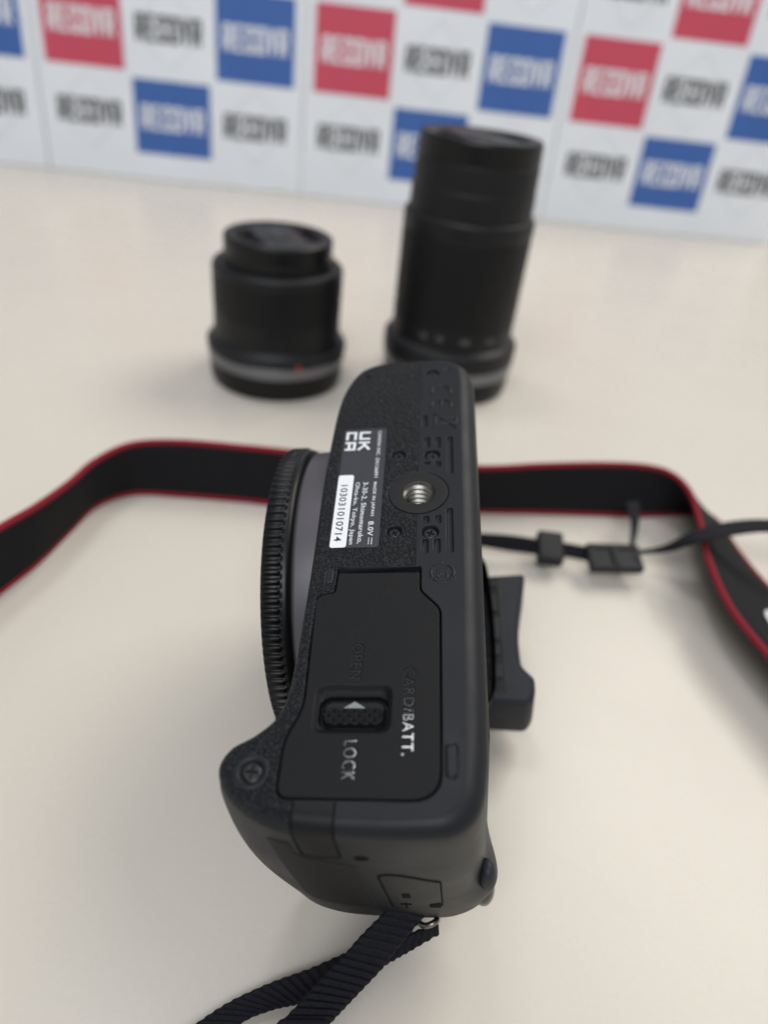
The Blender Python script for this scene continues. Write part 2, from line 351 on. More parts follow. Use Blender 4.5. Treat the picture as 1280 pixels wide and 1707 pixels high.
for th in np.linspace(0, np.pi / 2, 10):
    P = base2 - nn * (rad * (1 - math.sin(th)))[:, None]
    rings.append(np.column_stack([P, -0.04 - rad * (1 - math.cos(th))])); leath.append(left * (1 - sstep((th - .5) / .7))); rub.append(left * sstep((th - .5) / .7))
for w in list(np.arange(-5.5, -50, -1.5)) + [-51]:
    P = low_shift(base2, w); P = P + (low_shift(base2, -4.2) - low_shift(base2, -4.2)); rings.append(np.column_stack([P, np.full(len(P), w)])); leath.append(left * 0); rub.append(left)
last = low_shift(base2, -51); nl = normals(last); nl = nl if (nl * (last - last.mean(0))).sum() > 0 else -nl
for th in np.linspace(0.12, np.pi / 2, 8):
    rr = 9.0; P = last - nl * (np.minimum(rr, 9) * (1 - math.cos(th)))[..., None] if False else last - nl * (rr * (1 - math.cos(th)))
    rings.append(np.column_stack([P, np.full(len(P), -51 - rr * math.sin(th))])); leath.append(left * 0); rub.append(left * .6)
n = len(base2); V = np.concatenate(rings); F = [tuple(q) for q in grid_faces(len(rings), n, closed_m=True)]
F.append(tuple(range(n))); F.append(tuple(range((len(rings) - 1) * n, len(rings) * n))[::-1])
body = obj('body', V, F, M_BODY, CAMERA); attr(body, 'leather', np.concatenate(leath)); attr(body, 'rubber', np.concatenate(rub))
def near_v(u, w):                                  # v of the grip-end side at u, w
    P = low_shift(base2, w); m = (P[:, 1] < -50) & (nn[:, 1] < -.15); Q = P[m]; o_ = np.argsort(Q[:, 0])
    return np.interp(u, Q[o_, 0], Q[o_, 1])

# ---- base plate: moulded relief of the underside
DOORP = round_poly([(-14.6, -20.8), (0.75, -20.9), (0.8, -25.3), (4.35, -29.4), (4.4, -63.2), (-19.7, -63.1), (-19.75, -54.2), (-17.4, -48.8), (-18.1, -26.2), (-14.7, -25.4)],
                   [.3, .4, .8, 1.2, 4.6, 2.0, 2.2, 2.6, 1.6, .5])
POCKET = round_poly([(-14.6, -19.7), (0.75, -19.8), (0.8, -25.3), (4.35, -29.4), (4.4, -63.2), (-19.7, -63.1), (-19.75, -54.2), (-17.4, -48.8), (-18.1, -26.2), (-14.7, -25.4)],
                    [.3, .4, .8, 1.2, 4.6, 2.0, 2.2, 2.6, 1.6, .5])
SCREWS = [(2.8, 42.9, 1.55), (-4.5, 12.3, 1.55), (2.8, 11.9, 1.75), (-4.5, -10.6, 1.55), (2.5, -10.9, 1.75)]
GRIP_SCREW = (-23.9, -59.2)
g = 0.125
us = np.arange(-29.5, 12.6, g); vs = np.arange(-66.5, 50.3, g); X, Y = np.meshgrid(us, vs, indexing='ij')
dpl = sd_poly(X, Y, INNER[::3])
H = np.zeros_like(X)
H = H - 0.10 * sstep((X + 0.3) / .25) * sstep((Y + 20.4) / .3) * 0                 # same level
H = carve(H, np.abs(X + .25) + np.where((Y > -20.3), 0, 9) - .14, .16, .14)          # seam front cover / rear cover
for (x, y0, y1) in ((1.05, 26.3, 21.6), (1.65, 18.2, 14.3), (4.0, 18.2, 14.0), (6.65, 18.2, 5.6), (1.7, 10.0, 8.6), (4.1, 10.0, 7.9), (1.65, -6.4, -8.6), (4.0, -6.2, -8.8), (1.55, -12.6, -16.5), (3.85, -12.6, -16.5), (6.35, -4.4, -16.4)):
    H = carve(H, sd_box(X, Y, x - .68, x + .68, y1, y0, .55), .65, .30)
for (x, y, r) in SCREWS:
    H = np.where(sd_circle(X, Y, x, y, r + .6) < 0, np.minimum(0, H) * sstep(sd_circle(X, Y, x, y, r + .15) / .4), H)
    H = carve(H, sd_circle(X, Y, x, y, r), 1.0, .25)
H = carve(H, np.abs(sd_circle(X, Y, 0, .3, 6.25)) - .12, .12, .12)
H = np.where(sd_circle(X, Y, 0, .3, 6.2) < 0, -.30, H)
gx, gy = GRIP_SCREW
_dg = np.abs(sd_circle(X, Y, gx, gy, 2.35)) - .35; H = np.where(_dg < 0, np.maximum(H, .12 * sstep(-_dg / .2)), H); H = carve(H, sd_circle(X, Y, gx, gy, 1.9), .5, .25)
H = carve(H, sd_circle(X, Y, 6.6, 44.3, .75), .35, .4); H = carve(H, sd_seg(X, Y, -13.8, 43.2, -12.9, 42.2) - .35, .35, .3)
def raised(H, d, h=.30, soft=.18): return np.maximum(H, np.where(d < 0, h * sstep(-d / soft), -9))
LW = .30
for cy in (35.2, 29.7):                          # the two rounded letters of the conformity mark
    rr = np.abs(sd_circle(X, Y, 4.85, cy, 2.25)) - LW; H = raised(H, np.where(Y > cy - .9, rr, 1))
H = raised(H, sd_seg(X, Y, 4.85, 31.6, 4.85, 29.9) - LW)
for s in ((3.1, 26.5, 8.4, 21.0), (3.1, 21.0, 8.4, 26.5), (3.4, 25.2, 8.2, 24.7), (3.4, 25.2, 3.4, 22.6), (8.2, 24.7, 8.2, 22.8), (3.4, 22.6, 8.2, 22.8)): H = raised(H, sd_seg(X, Y, *s) - .24)
ang = np.arctan2(Y + 21.3, X - 4.75)
ring = np.abs(sd_circle(X, Y, 4.75, -21.3, 2.1)) - .2
H = raised(H, np.where((np.abs(np.sin(ang * 1.5 + .6)) > .22), ring, 1), .26)
for k in range(3):
    aa = -0.4 + k * 2.0944; ca, sa = math.cos(aa), math.sin(aa); px, py = 4.75 + 2.1 * ca, -21.3 + 2.1 * sa
    H = raised(H, sd_seg(X, Y, px, py, px + .5 * math.cos(aa + 2.2), py + .5 * math.sin(aa + 2.2)) - .18, .26); H = raised(H, sd_seg(X, Y, px, py, px + .5 * math.cos(aa - .6), py + .5 * math.sin(aa - .6)) - .18, .26)
H = raised(H, sd_seg(X, Y, 5.7, -20.7, 3.9, -20.7) - .17, .26)
H = raised(H, np.abs(sd_box(X, Y, 3.9, 5.7, -22.7, -21.4, .6)) - .16, .26)
dt = sd_box(X, Y, -16.75, -15.35, -23.2, -20.1, .3); H = carve(H, np.abs(dt) - .14, .2, .14); H = np.where(dt < -.1, .10, H)
dp = sd_box(X, Y, 4.95, 6.75, -59.9, -54.6, .85); H = carve(H, np.abs(dp - .1) - .14, .22, .14); H = np.where(dp < 0, .28 * sstep(-dp / .45), H)
dpk = sd_poly(X, Y, POCKET); H = carve(H, dpk - .22, 2.2, .16)
mask = (dpl < .7) & (sd_circle(X, Y, 0, 0.0, 3.25) > 0) & ~(dpk < -1.5)
H = np.where(dpl > 0.05, np.minimum(H, -(dpl - .05) * .02), H)
V, F, used = sheet(X, Y, H, mask)
le = np.where((X < -.3), 1.0, 0.0) * (1 - sstep((.35 - np.abs(dpk - .22)) / .3) * 0)
le = le * sstep((dpk - .25) / .3); 
for (x, y, r) in SCREWS: le = le * sstep((sd_circle(X, Y, x, y, r + .1)) / .3)
le = le * sstep((sd_circle(X, Y, gx, gy, 2.7)) / .3) * sstep(sd_box(X, Y, -17.2, -7.2, -14.8, 22, .8) / .2) * sstep(sd_circle(X, Y, 0, .3, 6.4) / .2) * sstep((dt - .2) / .2)
le = np.where((Y < -63.2) & (X > -17), 0, le)
plate = obj('base_plate', V, F, M_BODY, CAMERA); attr(plate, 'leather', le.reshape(-1)[used]); attr(plate, 'rubber', np.zeros(len(used)))

# ---- battery door with engraved lettering
g = 0.065
us = np.arange(-20.2, 4.9, g); vs = np.arange(-63.7, -20.3, g); X, Y = np.meshgrid(us, vs, indexing='ij'); dd = sd_poly(X, Y, DOORP)
H = np.zeros_like(X); GL = np.zeros_like(X)
def stamp(body_, v0, v1, u0, u1):                  # lettering read towards -v with its top towards +u
    T2, tri = text(body_, -.006, 1.16); out = np.zeros(X.shape)
    P = np.column_stack([u0 + (u1 - u0) * T2[:, 1], v0 + (v1 - v0) * T2[:, 0]])
    for a_, b_, c_ in P[tri]:
        i0 = max(int((min(a_[0], b_[0], c_[0]) - us[0]) / g), 0); i1 = int((max(a_[0], b_[0], c_[0]) - us[0]) / g) + 2
        j0 = max(int((min(a_[1], b_[1], c_[1]) - vs[0]) / g), 0); j1 = int((max(a_[1], b_[1], c_[1]) - vs[0]) / g) + 2
        x, y = X[i0:i1, j0:j1], Y[i0:i1, j0:j1]
        cr = lambda p, q: (q[0] - p[0]) * (y - p[1]) - (q[1] - p[1]) * (x - p[0])
        s1, s2, s3 = cr(a_, b_), cr(b_, c_), cr(c_, a_)
        out[i0:i1, j0:j1] = np.maximum(out[i0:i1, j0:j1], ((s1 >= 0) & (s2 >= 0) & (s3 >= 0)) | ((s1 <= 0) & (s2 <= 0) & (s3 <= 0)))
    return out
TXT = stamp('OPEN', -36.6, -43.4, -10.4, -8.6) + stamp('LOCK', -54.1, -60.3, -10.4, -8.4) + stamp('CARD/BATT.', -41.4, -56.4, -1.5, .2)
TXT = np.clip(TXT, 0, 1); B = TXT.copy()
B = np.max([np.roll(np.roll(B, i_, 0), j_, 1) for i_ in (-1, 0, 1) for j_ in (-1, 0, 1)], 0)
B = (B + np.roll(B, 1, 0) + np.roll(B, -1, 0) + np.roll(B, 1, 1) + np.roll(B, -1, 1)) / 5
H -= .30 * sstep(B * 1.3)
dr = sd_box(X, Y, -15.9, -3.2, -53.1, -44.3, 1.9); H = np.minimum(H, -1.0 * sstep(-dr / 1.35) ** .8)
ds = sd_box(X, Y, -14.85, -4.0, -52.0, -46.2, 1.9); H = np.where(ds < .12, np.minimum(H, -1.0 - 1.2 * sstep((.12 - ds) / .16)), H)
H = np.minimum(H, -.30 * sstep((dd + .32) / .30) ** 1.5)
H = np.where(dd > -.04, -2.0, H)
V, F, used = sheet(X, Y, H, dd < .06)
door = obj('battery_door', V, F, M_DOOR, CAMERA); attr(door, 'gloss', GL.reshape(-1)[used])
M_LETTER = mat('letter_gloss', (0.012, 0.012, 0.013), .08, 0, 1.0); L(M_LETTER, bump(M_LETTER, noise(M_LETTER, 1200, 1), .00001, .3), bsdf(M_LETTER).inputs['Normal'])
for bd_, v0_, v1_, u0_, u1_ in (('OPEN', -36.6, -43.4, -10.4, -8.6), ('LOCK', -54.1, -60.3, -10.4, -8.4), ('CARD/BATT.', -41.4, -56.4, -1.5, .2)):
    T2, tri = text(bd_, -.006, 1.16); obj('lettering', np.column_stack([u0_ + (u1_ - u0_) * T2[:, 1], v0_ + (v1_ - v0_) * T2[:, 0], np.full(len(T2), -.11)]), tri, M_LETTER, door, smooth=False)
# sliding lock
g2 = .08; ku = np.arange(-14.7, -4.15, g2); kv = np.arange(-51.6, -46.6, g2); KX, KY = np.meshgrid(ku, kv, indexing='ij')
dk = sd_box(KX, KY, -14.55, -4.3, -51.45, -46.75, 1.8); KH = np.full(KX.shape, -1.15)
kn = sd_box(KX, KY, -14.45, -4.4, -51.2, -48.15, 1.2)
q1 = ((KX + KY) / 1.62) % 1; q2 = ((KX - KY) / 1.62) % 1
pyr = np.minimum(np.minimum(q1, 1 - q1), np.minimum(q2, 1 - q2)) * 2
KH = np.where(kn < 0, -1.15 + np.minimum(.25, -kn * 1.5) + .62 * pyr * np.clip(-kn * 3, 0, 1), KH)
KH = np.where(dk > -.35, np.minimum(KH, -1.15 - .6 * sstep((dk + .35) / .3)), KH)
V, F, _ = sheet(KX, KY, KH, dk < .02); lock = obj('lock_slider', V, F, M_SMOOTH, door)
V, F = join([(np.array([(-11.2, -48.1, -1.11), (-7.6, -48.1, -1.11), (-9.4, -46.95, -1.11), (-11.2, -48.1, -1.2), (-7.6, -48.1, -1.2), (-9.4, -46.95, -1.2)]), [(0, 1, 2), (0, 3, 4, 1), (1, 4, 5, 2), (2, 5, 3, 0)])])
M_ARROW = mat('arrow_glint_tone', (0.16, 0.18, 0.17), .22); obj('arrow_mark', V, F, M_ARROW, door, smooth=False)  # paler base colour paints in the engraved arrow's reflected light
# ---- screws (cross recess)
def screw(cx, cy, cz, r):
    s = np.arange(-r, r + .01, .07); A, B_ = np.meshgrid(s, s, indexing='ij'); R = np.hypot(A, B_)
    h = -.25 * sstep((R - r * .72) / (r * .28))
    ca, sa = math.cos(.25 + cx), math.sin(.25 + cx); a2, b2 = A * ca + B_ * sa, -A * sa + B_ * ca
    cross = np.minimum(sd_box(a2, b2, -r * .62, r * .62, -r * .13, r * .13), sd_box(a2, b2, -r * .13, r * .13, -r * .62, r * .62)); h = carve(h, cross, .6, .12)
    V, F, _ = sheet(A + cx, B_ + cy, h + cz, R < r); return obj('screw', V, F, M_SCREW, plate)
for (x, y, r) in SCREWS: screw(x, y, -.45, r - .28)
screw(gx, gy, -.12, 1.6)
# ---- tripod socket
V, F = revolve(round_profile([(3.35, -1.5), (3.35, -.22), (3.45, .03), (6.05, .03), (6.1, -.3)], .12), 96); collar = obj('tripod_collar', V + (0, .3, 0), F, M_COLLAR, CAMERA)
zs = np.linspace(0, -8.5, 150); th = np.linspace(0, 2 * np.pi, 72, endpoint=False)
Z, TH = np.meshgrid(zs, th, indexing='ij'); ph = (Z / 1.27 - TH / (2 * np.pi)) % 1.0
R = 2.62 + .74 * np.abs(ph * 2 - 1); R = np.maximum(R, 3.36 + Z * .55)
V = np.stack([R * np.cos(TH), R * np.sin(TH) + .3, Z - .05], -1).reshape(-1, 3); F = [tuple(q) for q in grid_faces(150, 72, closed_m=True)]; F.append(tuple(range(149 * 72, 150 * 72)))
obj('threaded_insert', V, F, M_STEEL, collar)
# ---- rating label
def label_text(body_, v0, v1, u0, u1, z): 
    T2, tri = text(body_, .010, 1.06); return np.column_stack([u0 + (u1 - u0) * T2[:, 1], v0 + (v1 - v0) * T2[:, 0], np.full(len(T2), z)]), [tuple(t_) for t_ in tri]
def plaque(P, z, th_): 
    n_ = len(P); return np.vstack([np.column_stack([P, np.full(n_, z)]), np.column_stack([P, np.full(n_, z - th_)])]), [tuple(range(n_))] + [(i, n_ + i, n_ + (i + 1) % n_, (i + 1) % n_) for i in range(n_)]
V, F = plaque(round_poly([(-16.95, 21.6), (-7.5, 21.6), (-7.35, -14.7), (-17.0, -14.7)][::-1], .8), .06, .3)
label = obj('rating_label', V, F, M_LABEL, CAMERA, smooth=False)
V, F = plaque(round_poly([(-17.0, 6.1), (-13.75, 6.1), (-13.7, -14.6), (-16.9, -14.65)][::-1], .6), .075, .05); obj('serial_sticker', V, F, M_STICKER, label, smooth=False)
zt = .10
parts = [label_text('CANON INC.', 20.7, 12.1, -9.35, -8.6, zt), label_text('DS126891', 11.3, 5.1, -9.4, -8.65, zt), label_text('MADE IN JAPAN', 3.7, -6.3, -9.6, -8.75, zt), label_text('8.0V', -7.8, -11.7, -9.75, -8.65, zt),
         label_text('3-30-2, Shimomaruko,', 3.7, -13.7, -11.75, -10.55, zt), label_text('Ohta-ku, Tokyo, Japan', 3.7, -13.9, -13.45, -12.3, zt)]
def strip(u0, u1, v0, v1): return np.array([(u0, v0, zt), (u1, v0, zt), (u1, v1, zt), (u0, v1, zt)]), [(0, 1, 2, 3)]
parts.append(strip(-8.85, -8.72, -12.2, -14.0))
for k in range(3): parts.append(strip(-9.45, -9.3, -12.2 - k * .65, -12.65 - k * .65))
V, F = join(parts); obj('lettering', V, F, M_INK, label, smooth=False)
# bold UK / CA mark out of bars
def bars(segs, wd): 
    out = []
    for s in segs:
        P = np.array(s, float); d = P[1] - P[0]; n_ = np.array([-d[1], d[0]]) / np.linalg.norm(d) * wd / 2; e = d / np.linalg.norm(d) * wd / 2 * 0
        out.append((np.column_stack([np.vstack([P[0] + n_, P[1] + n_, P[1] - n_, P[0] - n_]), np.full(4, zt + .004 * len(out))]), [(0, 1, 2, 3)]))
    return out
def glyph(cx0, cx1, top, bot, strokes, wd=.62):      # strokes in letter space x 0..1 (reading), y 0..1 (up) -> v, u
    f = lambda p: (bot + (top - bot) * p[1], cx0 + (cx1 - cx0) * p[0])
    return bars([(f(a_), f(b_)) for a_, b_ in strokes], wd)
gl = []
gl += glyph(20.6, 17.8, -11.1, -13.6, [((.1, 1), (.1, .18)), ((0, .13), (1, .13)), ((.9, .18), (.9, 1))])
gl += glyph(17.1, 14.2, -11.1, -13.6, [((.1, 0), (.1, 1)), ((.15, .42), (.95, 1.0)), ((.4, .55), (.98, 0))])
gl += glyph(20.6, 17.8, -14.15, -16.6, [((1, .87), (.0, .87)), ((.1, .8), (.1, .2)), ((0, .13), (1, .13))])
gl += glyph(17.1, 14.2, -14.15, -16.6, [((.1, 0), (.1, .9)), ((0, .87), (1, .87)), ((.9, .9), (.9, 0)), ((.1, .38), (.9, .38))])
V, F = join(gl); obj('conformity_mark', V, F, M_INK, label, smooth=False)
V, F = label_text('103031010714', 3.0, -13.0, -16.25, -14.75, zt); obj('serial_lettering', V, F, M_BLACKINK, label, smooth=False)

# ---- grip-end side: cable cover, rubber panel, terminal door, lug
def side_patch(name, poly, m, off=.16, edge=.35, parent=CAMERA, step=.25, seam=True, cut=None):
    P = np.asarray(poly); u = np.arange(P[:, 0].min() - .3, P[:, 0].max() + .3, step); w = np.arange(P[:, 1].min() - .3, P[:, 1].max() + .3, step)
    A, W = np.meshgrid(u, w, indexing='ij'); d = sd_poly(A, W, P)
    vv = np.zeros_like(A)
    for j, wj in enumerate(w): vv[:, j] = side_v(u, wj)
    o_ = off - (off + .12) * sstep((d + edge) / edge)
    if cut is not None: o_ = np.where(sd_poly(A, W, cut) < 0, -.0, o_)
    V, F, _ = sheet(A, vv - o_, W, d < .08)
    o = obj(name, V, F[:, ::-1], m, parent)
    loop = [p for p in P if p[1] > -43.5 and p[0] > -21]
    if seam:
        V, F = tube([(p[0], float(side_v(p[0], p[1])) + .02, p[1]) for p in loop], .19, 6, closed=len(loop) == len(P)); obj('seam', V, F, M_DARK, o)
    return o
_fil = {}
def side_v(u, w):
    if w > -3.2:                                  # over the rounded edge
        m = (base2[:, 1] < -50) & (nn[:, 1] < -.15); c_ = np.clip(1 - (-(w + .04)) / 3.0, -1, 1); th_ = math.acos(min(1, c_)) if c_ > 0 else np.pi / 2
        P = base2 - nn * (rad * (1 - math.sin(th_)))[:, None]; Q = P[m]; o_ = np.argsort(Q[:, 0]); return np.interp(u, Q[o_, 0], Q[o_, 1])
    return near_v(u, w)
def side_path(u, w_end):                             # from the plate over the rounded edge down the side, at u
    m = (base2[:, 1] < -50) & (nn[:, 1] < -.15); o_ = np.argsort(base2[m, 0]); vo = float(np.interp(u, base2[m, 0][o_], base2[m, 1][o_])); r = float(np.interp(u, base2[m, 0][o_], rad[m][o_]))
    p = [(-63.62, 0.0), (vo + r, 0.0)] + [(vo + r * (1 - math.sin(t_)), -r * (1 - math.cos(t_))) for t_ in np.linspace(.15, np.pi / 2, 9)]
    return np.array(p + [(float(near_v(u, w_)), w_) for w_ in np.linspace(-5, w_end, 7)])
ul, ur = -16.9, -10.9; cu = np.linspace(ul, ur, 15); rowsP = []
for u_ in cu:
    p = side_path(u_, -11.3); t_ = np.gradient(p, axis=0); t_ /= np.linalg.norm(t_, axis=1)[:, None]; nq = np.column_stack([t_[:, 1], -t_[:, 0]]); nq = nq * np.where(nq[:, :1] * 0 + (nq @ np.array([-1, .6]))[:, None] < 0, -1, 1)
    q = p + nq * .07; rowsP.append(np.column_stack([np.full(len(q), u_ + .35 * (ul - u_) / 6 * 0), q]))
V = np.concatenate(rowsP); cover = obj('cable_cover', V, [tuple(q) for q in grid_faces(15, len(rowsP[0]))], M_SMOOTH, CAMERA)
lp_ = [(ul - .25 * k_ / 17, *p) for k_, p in enumerate(side_path(ul, -10.2))]; rp_ = [(ur + .1 - .3 * k_ / 17, *p) for k_, p in enumerate(side_path(ur, -10.9))]
V, F = tube(lp_ + [(-16.5, float(near_v(-16.5, -11.2)), -11.2), (-14, float(near_v(-14, -11.5)), -11.5)] + rp_[::-1], .16, 6); obj('seam', V, F, M_DARK, cover)
side_patch('grip_panel', round_poly([(-22.5, -6.5), (-17.8, -6.5), (-18, -11), (-16.6, -12.2), (-11.8, -12.9), (-8.8, -14.6), (-8.6, -24), (-8.3, -43.4), (-22.5, -43.4)], [3, .2, .6, .6, .4, 1, .5, .5, 3]), M_RUBBER, .14, .5, seam=False)
USB = round_poly([(-6.4, -19.6), (-4.8, -18.4), (-2.6, -18.8), (3.5, -23), (3.3, -40.5), (-5.8, -42)], [.6, .8, .8, .6, .6, .6])
td = side_patch('terminal_door', USB, M_SMOOTH, .18, .3, step=.15)
def side_box(name, u0, u1, w0, w1, pr, m, parent):
    vv = near_v((u0 + u1) / 2, (w0 + w1) / 2); V, F = rbox(u0, u1, vv - pr, vv + .4, w0, w1, .15); return obj(name, V, F, m, parent)
side_box('finger_notch', 1.0, 3.1, -40.4, -35.6, .22, M_DARK, td)
side_box('icon', -3.4, -1.9, -32.6, -28.4, .24, M_DARK, td)
nv = near_v(-3, -38); V, F = join([rbox(-3.3, -2.95, nv - .3, nv + .2, -40.6, -35, .08), rbox(-4.1, -2.1, nv - .3, nv + .2, -38.4, -37.8, .08)]); obj('icon', V, F, M_DARK, td)
hv = near_v(-7.9, -10.6); V, F = revolve([(0, .0), (1.0, 0.0), (1.15, .12)], 32); V = np.column_stack([V[:, 0] - 7.9, hv - .1 - V[:, 2] * .3, V[:, 1] * .62 - 10.6]); obj('lug_hole', V, F, M_DARK, CAMERA)
# thumb side buttons
def blob(cx, cy, cz, rx, ry, rz, name, m):
    th = np.linspace(0, np.pi, 17); pr = [(math.sin(t_) ** .7 if math.sin(t_) > 0 else 0, -math.cos(t_)) for t_ in th]
    V, F = revolve(pr, 32); return obj(name, V * (rx, ry, rz) + (cx, cy, cz), F, m, CAMERA)
blob(11.5, -60.6, -38.5, 1.7, 2.4, 4.2, 'thumb_button', M_EYECUP)
M_GLOSS = mat('gloss_black', (0.015, 0.015, 0.016), .15); blob(10.9, -58.3, -53, 2.4, 3.2, 4.6, 'control_dial', M_GLOSS)
# ---- finder hump (rests on the table) and eyecup
hump = np.array([(-15, -16), (-8, -19), (4, -19), (13, -16), (15, -6), (15, 14), (13, 26), (4, 29), (-8, 29), (-15, 26), (-18, 14), (-18, -6)], float)
hd = catmull(hump, 8, True); rg = []
for w_, s_ in ((-52, 1.1), (-60, 1.04), (-68, .96), (-75, .86), (-79, .76), (-80.5, .66)): rg.append(np.column_stack([(hd - (0, 5)) * s_ + (0, 5), np.full(len(hd), w_)]))
V = np.concatenate(rg); nh = len(hd); F = [tuple(q) for q in grid_faces(len(rg), nh, closed_m=True)]; F.append(tuple(range((len(rg) - 1) * nh, len(rg) * nh)))
obj('finder_hump', V, F, M_BODY, CAMERA)
EYE = round_poly([(10, 27.6), (27.3, 28.6), (26.6, 25), (24.6, 15), (23.4, 5.5), (23.6, -2.2), (25.2, -4.4), (26.7, -6.0), (26.5, -10.6), (24.6, -13.8), (10, -12.9)], [3, 2.6, 3, 4, 4, 2, 1.4, 2.4, 2.4, 2.4, 3])
def prism(P, lv):                                  # lofted plan outline; lv = (w, inset)
    P = np.asarray(P); nq = normals(P); nq = nq if (nq * (P - P.mean(0))).sum() > 0 else -nq; k_ = len(P)
    V = np.concatenate([np.column_stack([P - nq * i_, np.full(k_, w_)]) for w_, i_ in lv]); F = [tuple(q) for q in grid_faces(len(lv), k_, closed_m=True)]
    F.append(tuple(range(k_))); F.append(tuple(range((len(lv) - 1) * k_, len(lv) * k_))[::-1]); return V, F
V, F = prism(EYE, [(-60.5, 1.0), (-60.65, .62), (-61.1, .2), (-61.9, 0), (-74, 0), (-75.3, .3), (-75.9, .9)])
eye = obj('eyecup', V, F, M_EYECUP, CAMERA)
V, F = rbox(11, 19.6, -10.5, 26.6, -61.5, -60.38, .3); obj('eyecup_channel', V, F, M_CAP, eye)
for (v0, v1, u1_) in ((23.4, 25.2, 18.6), (14.6, 20.6, 18.2), (5.2, 12.8, 18.6), (0.2, 3.6, 18.2), (-6.6, -2.4, 18.6)):
    V, F = rbox(12, u1_, v0, v1, -61.0, -59.9, .4); obj('eyecup_rib', V, F, M_EYECUP, eye)
V, F = rbox(8.0, 13.4, -47, 38, -58, -14, 1.5); obj('rear_screen', V - (1.0, 0, 0), F, M_SMOOTH, CAMERA)

# ---- lens mount and ribbed body cap (axis along u)
CV, CH = 4.0, -37.0
def around_u(V): return np.column_stack([V[:, 2], V[:, 0] + CV, V[:, 1] + CH])
V, F = revolve(round_profile([(30, -14), (35.2, -18.5), (34.6, -25.6), (33.5, -26.4), (20, -26.4)], .6), 160); obj('lens_mount', around_u(V), F, M_MOUNT, CAMERA)
nr = 116
def ribs(R, z, th):
    s = np.sin(th * nr); blk = sstep((s + .15) / .45)
    on = sstep((-27.9 - z) / .15) * sstep((z + 32.0) / .25) * (R > 35)
    return R - on * .75 * (1 - blk)
pr = [(28, -26.2), (34.9, -26.2), (35.3, -26.6), (35.5, -27.2), (35.5, -27.8), (35.55, -27.95), (35.8, -28.1), (36.0, -28.3), (36.0, -30), (36.0, -31.4), (35.8, -31.75), (35.2, -32.05), (33.5, -32.2), (32.6, -31.6), (30, -31.4), (0.5, -31.4)]
V, F = revolve(pr, nr * 10, ribs); obj('body_cap', around_u(V), F, M_CAP, CAMERA)
# ---- strap lug
lp = np.array([0.0, near_v(0, -50), 0]); 
def near_pt(x, y, vv):
    d = ray(x, y); P0 = OO + AX * vv - np.array([0, 0, CAM_H]); t_ = (P0 @ AX) / (d @ AX); P = d * t_ - (OO - np.array([0, 0, CAM_H])); return np.array([P @ BX, P @ AX, P @ WX])
a0 = near_pt(690, 1515, -60); a1 = near_pt(728, 1518, -60); m0 = near_pt(727, 1536, -64.5); m1 = near_pt(704, 1543, -65)
V, F = tube(catmull([a1 + (0, 6, 4), a1, m0, m1, a0, a0 + (0, 6, 4)], 8), .6, 10); obj('strap_lug', V, F, M_STEEL, CAMERA)

# ------------------------------------------------------------------ lenses
def cap_top(R, z0, ax):                             # pinch cap face: rim, two finger recesses, bridge
    rs = np.linspace(0, R, 44); th = np.linspace(0, 2 * np.pi, 120, endpoint=False); A, B_ = np.meshgrid(rs, th, indexing='ij'); x, y = A * np.cos(B_), A * np.sin(B_)
    h = np.zeros_like(x); xr = x * math.cos(ax) + y * math.sin(ax); yr = -x * math.sin(ax) + y * math.cos(ax)
    d = np.maximum(np.abs(np.abs(xr) - R * .62) - R * .20, np.hypot(xr, yr) - R * .84); d = np.maximum(d, np.abs(yr) - R * .55); h = carve(h, d, 3.2, 1.2)
    h = h - .5 * sstep((.90 * R - A) / 1.0) * sstep((A - R * .2) / 2); h = h - .9 * sstep((A - R + .9) / .9) ** 2
    V = np.stack([x, y, h + z0], -1).reshape(-1, 3); return V, grid_faces(44, 120, closed_m=True)
def knurl(n_, depth, z0, z1):
    def f(R, z, th): return R - depth * sstep((np.sin(th * n_) + .1) / .5) * sstep((z - z0) / .6) * sstep((z1 - z) / .6)
    return f
def lens(name, x, y, label, spec):
    e = empty(name, (x, y, 0)); tag(e, label, 'lens')
    V, F = revolve(round_profile([(0.5, 0), (spec['cap_r'] - 1.2, 0), (spec['cap_r'], 3), (spec['cap_r'] + .3, spec['cap_h']), (spec['cap_r'] - 2, spec['cap_h'] + .3)], 1.6), 120, knurl(60, .5, 3.5, spec['cap_h'] - 2)); obj('rear_cap', V, F, M_CAP, e)
    for nm, pr, m, rf in spec['rings']: V, F = revolve(round_profile(pr, .8), 180, rf); obj(nm, V, F, m, e)
    V, F = revolve(round_profile(spec['front'], .5), 120, knurl(70, .35, spec['front'][1][1] + 1.2, spec['front'][-1][1] - 1.2)); fc = obj('front_cap', V, F, M_CAP, e)
    V, F = cap_top(spec['front'][-1][0] + .02, spec['front'][-1][1], .55); obj('cap_face', V, F, M_CAP, fc)
    T2, tri = text('Canon'); T2 = (T2 - .5) * (15, 4.0); ca, sa = math.cos(.55 - np.pi / 2), math.sin(.55 - np.pi / 2)
    V = np.column_stack([T2[:, 0] * ca - T2[:, 1] * sa, T2[:, 0] * sa + T2[:, 1] * ca, np.full(len(T2), spec['front'][-1][1] + .03)]); obj('cap_lettering', V, tri, M_CAPINK, fc, smooth=False)
    return e
M_MARK = mat('barrel_marking', (0.20, 0.20, 0.20), .5)
M_CAPINK = mat('cap_grey_ink', (0.10, 0.10, 0.10), .4)
sp = at(462, 572, 17)
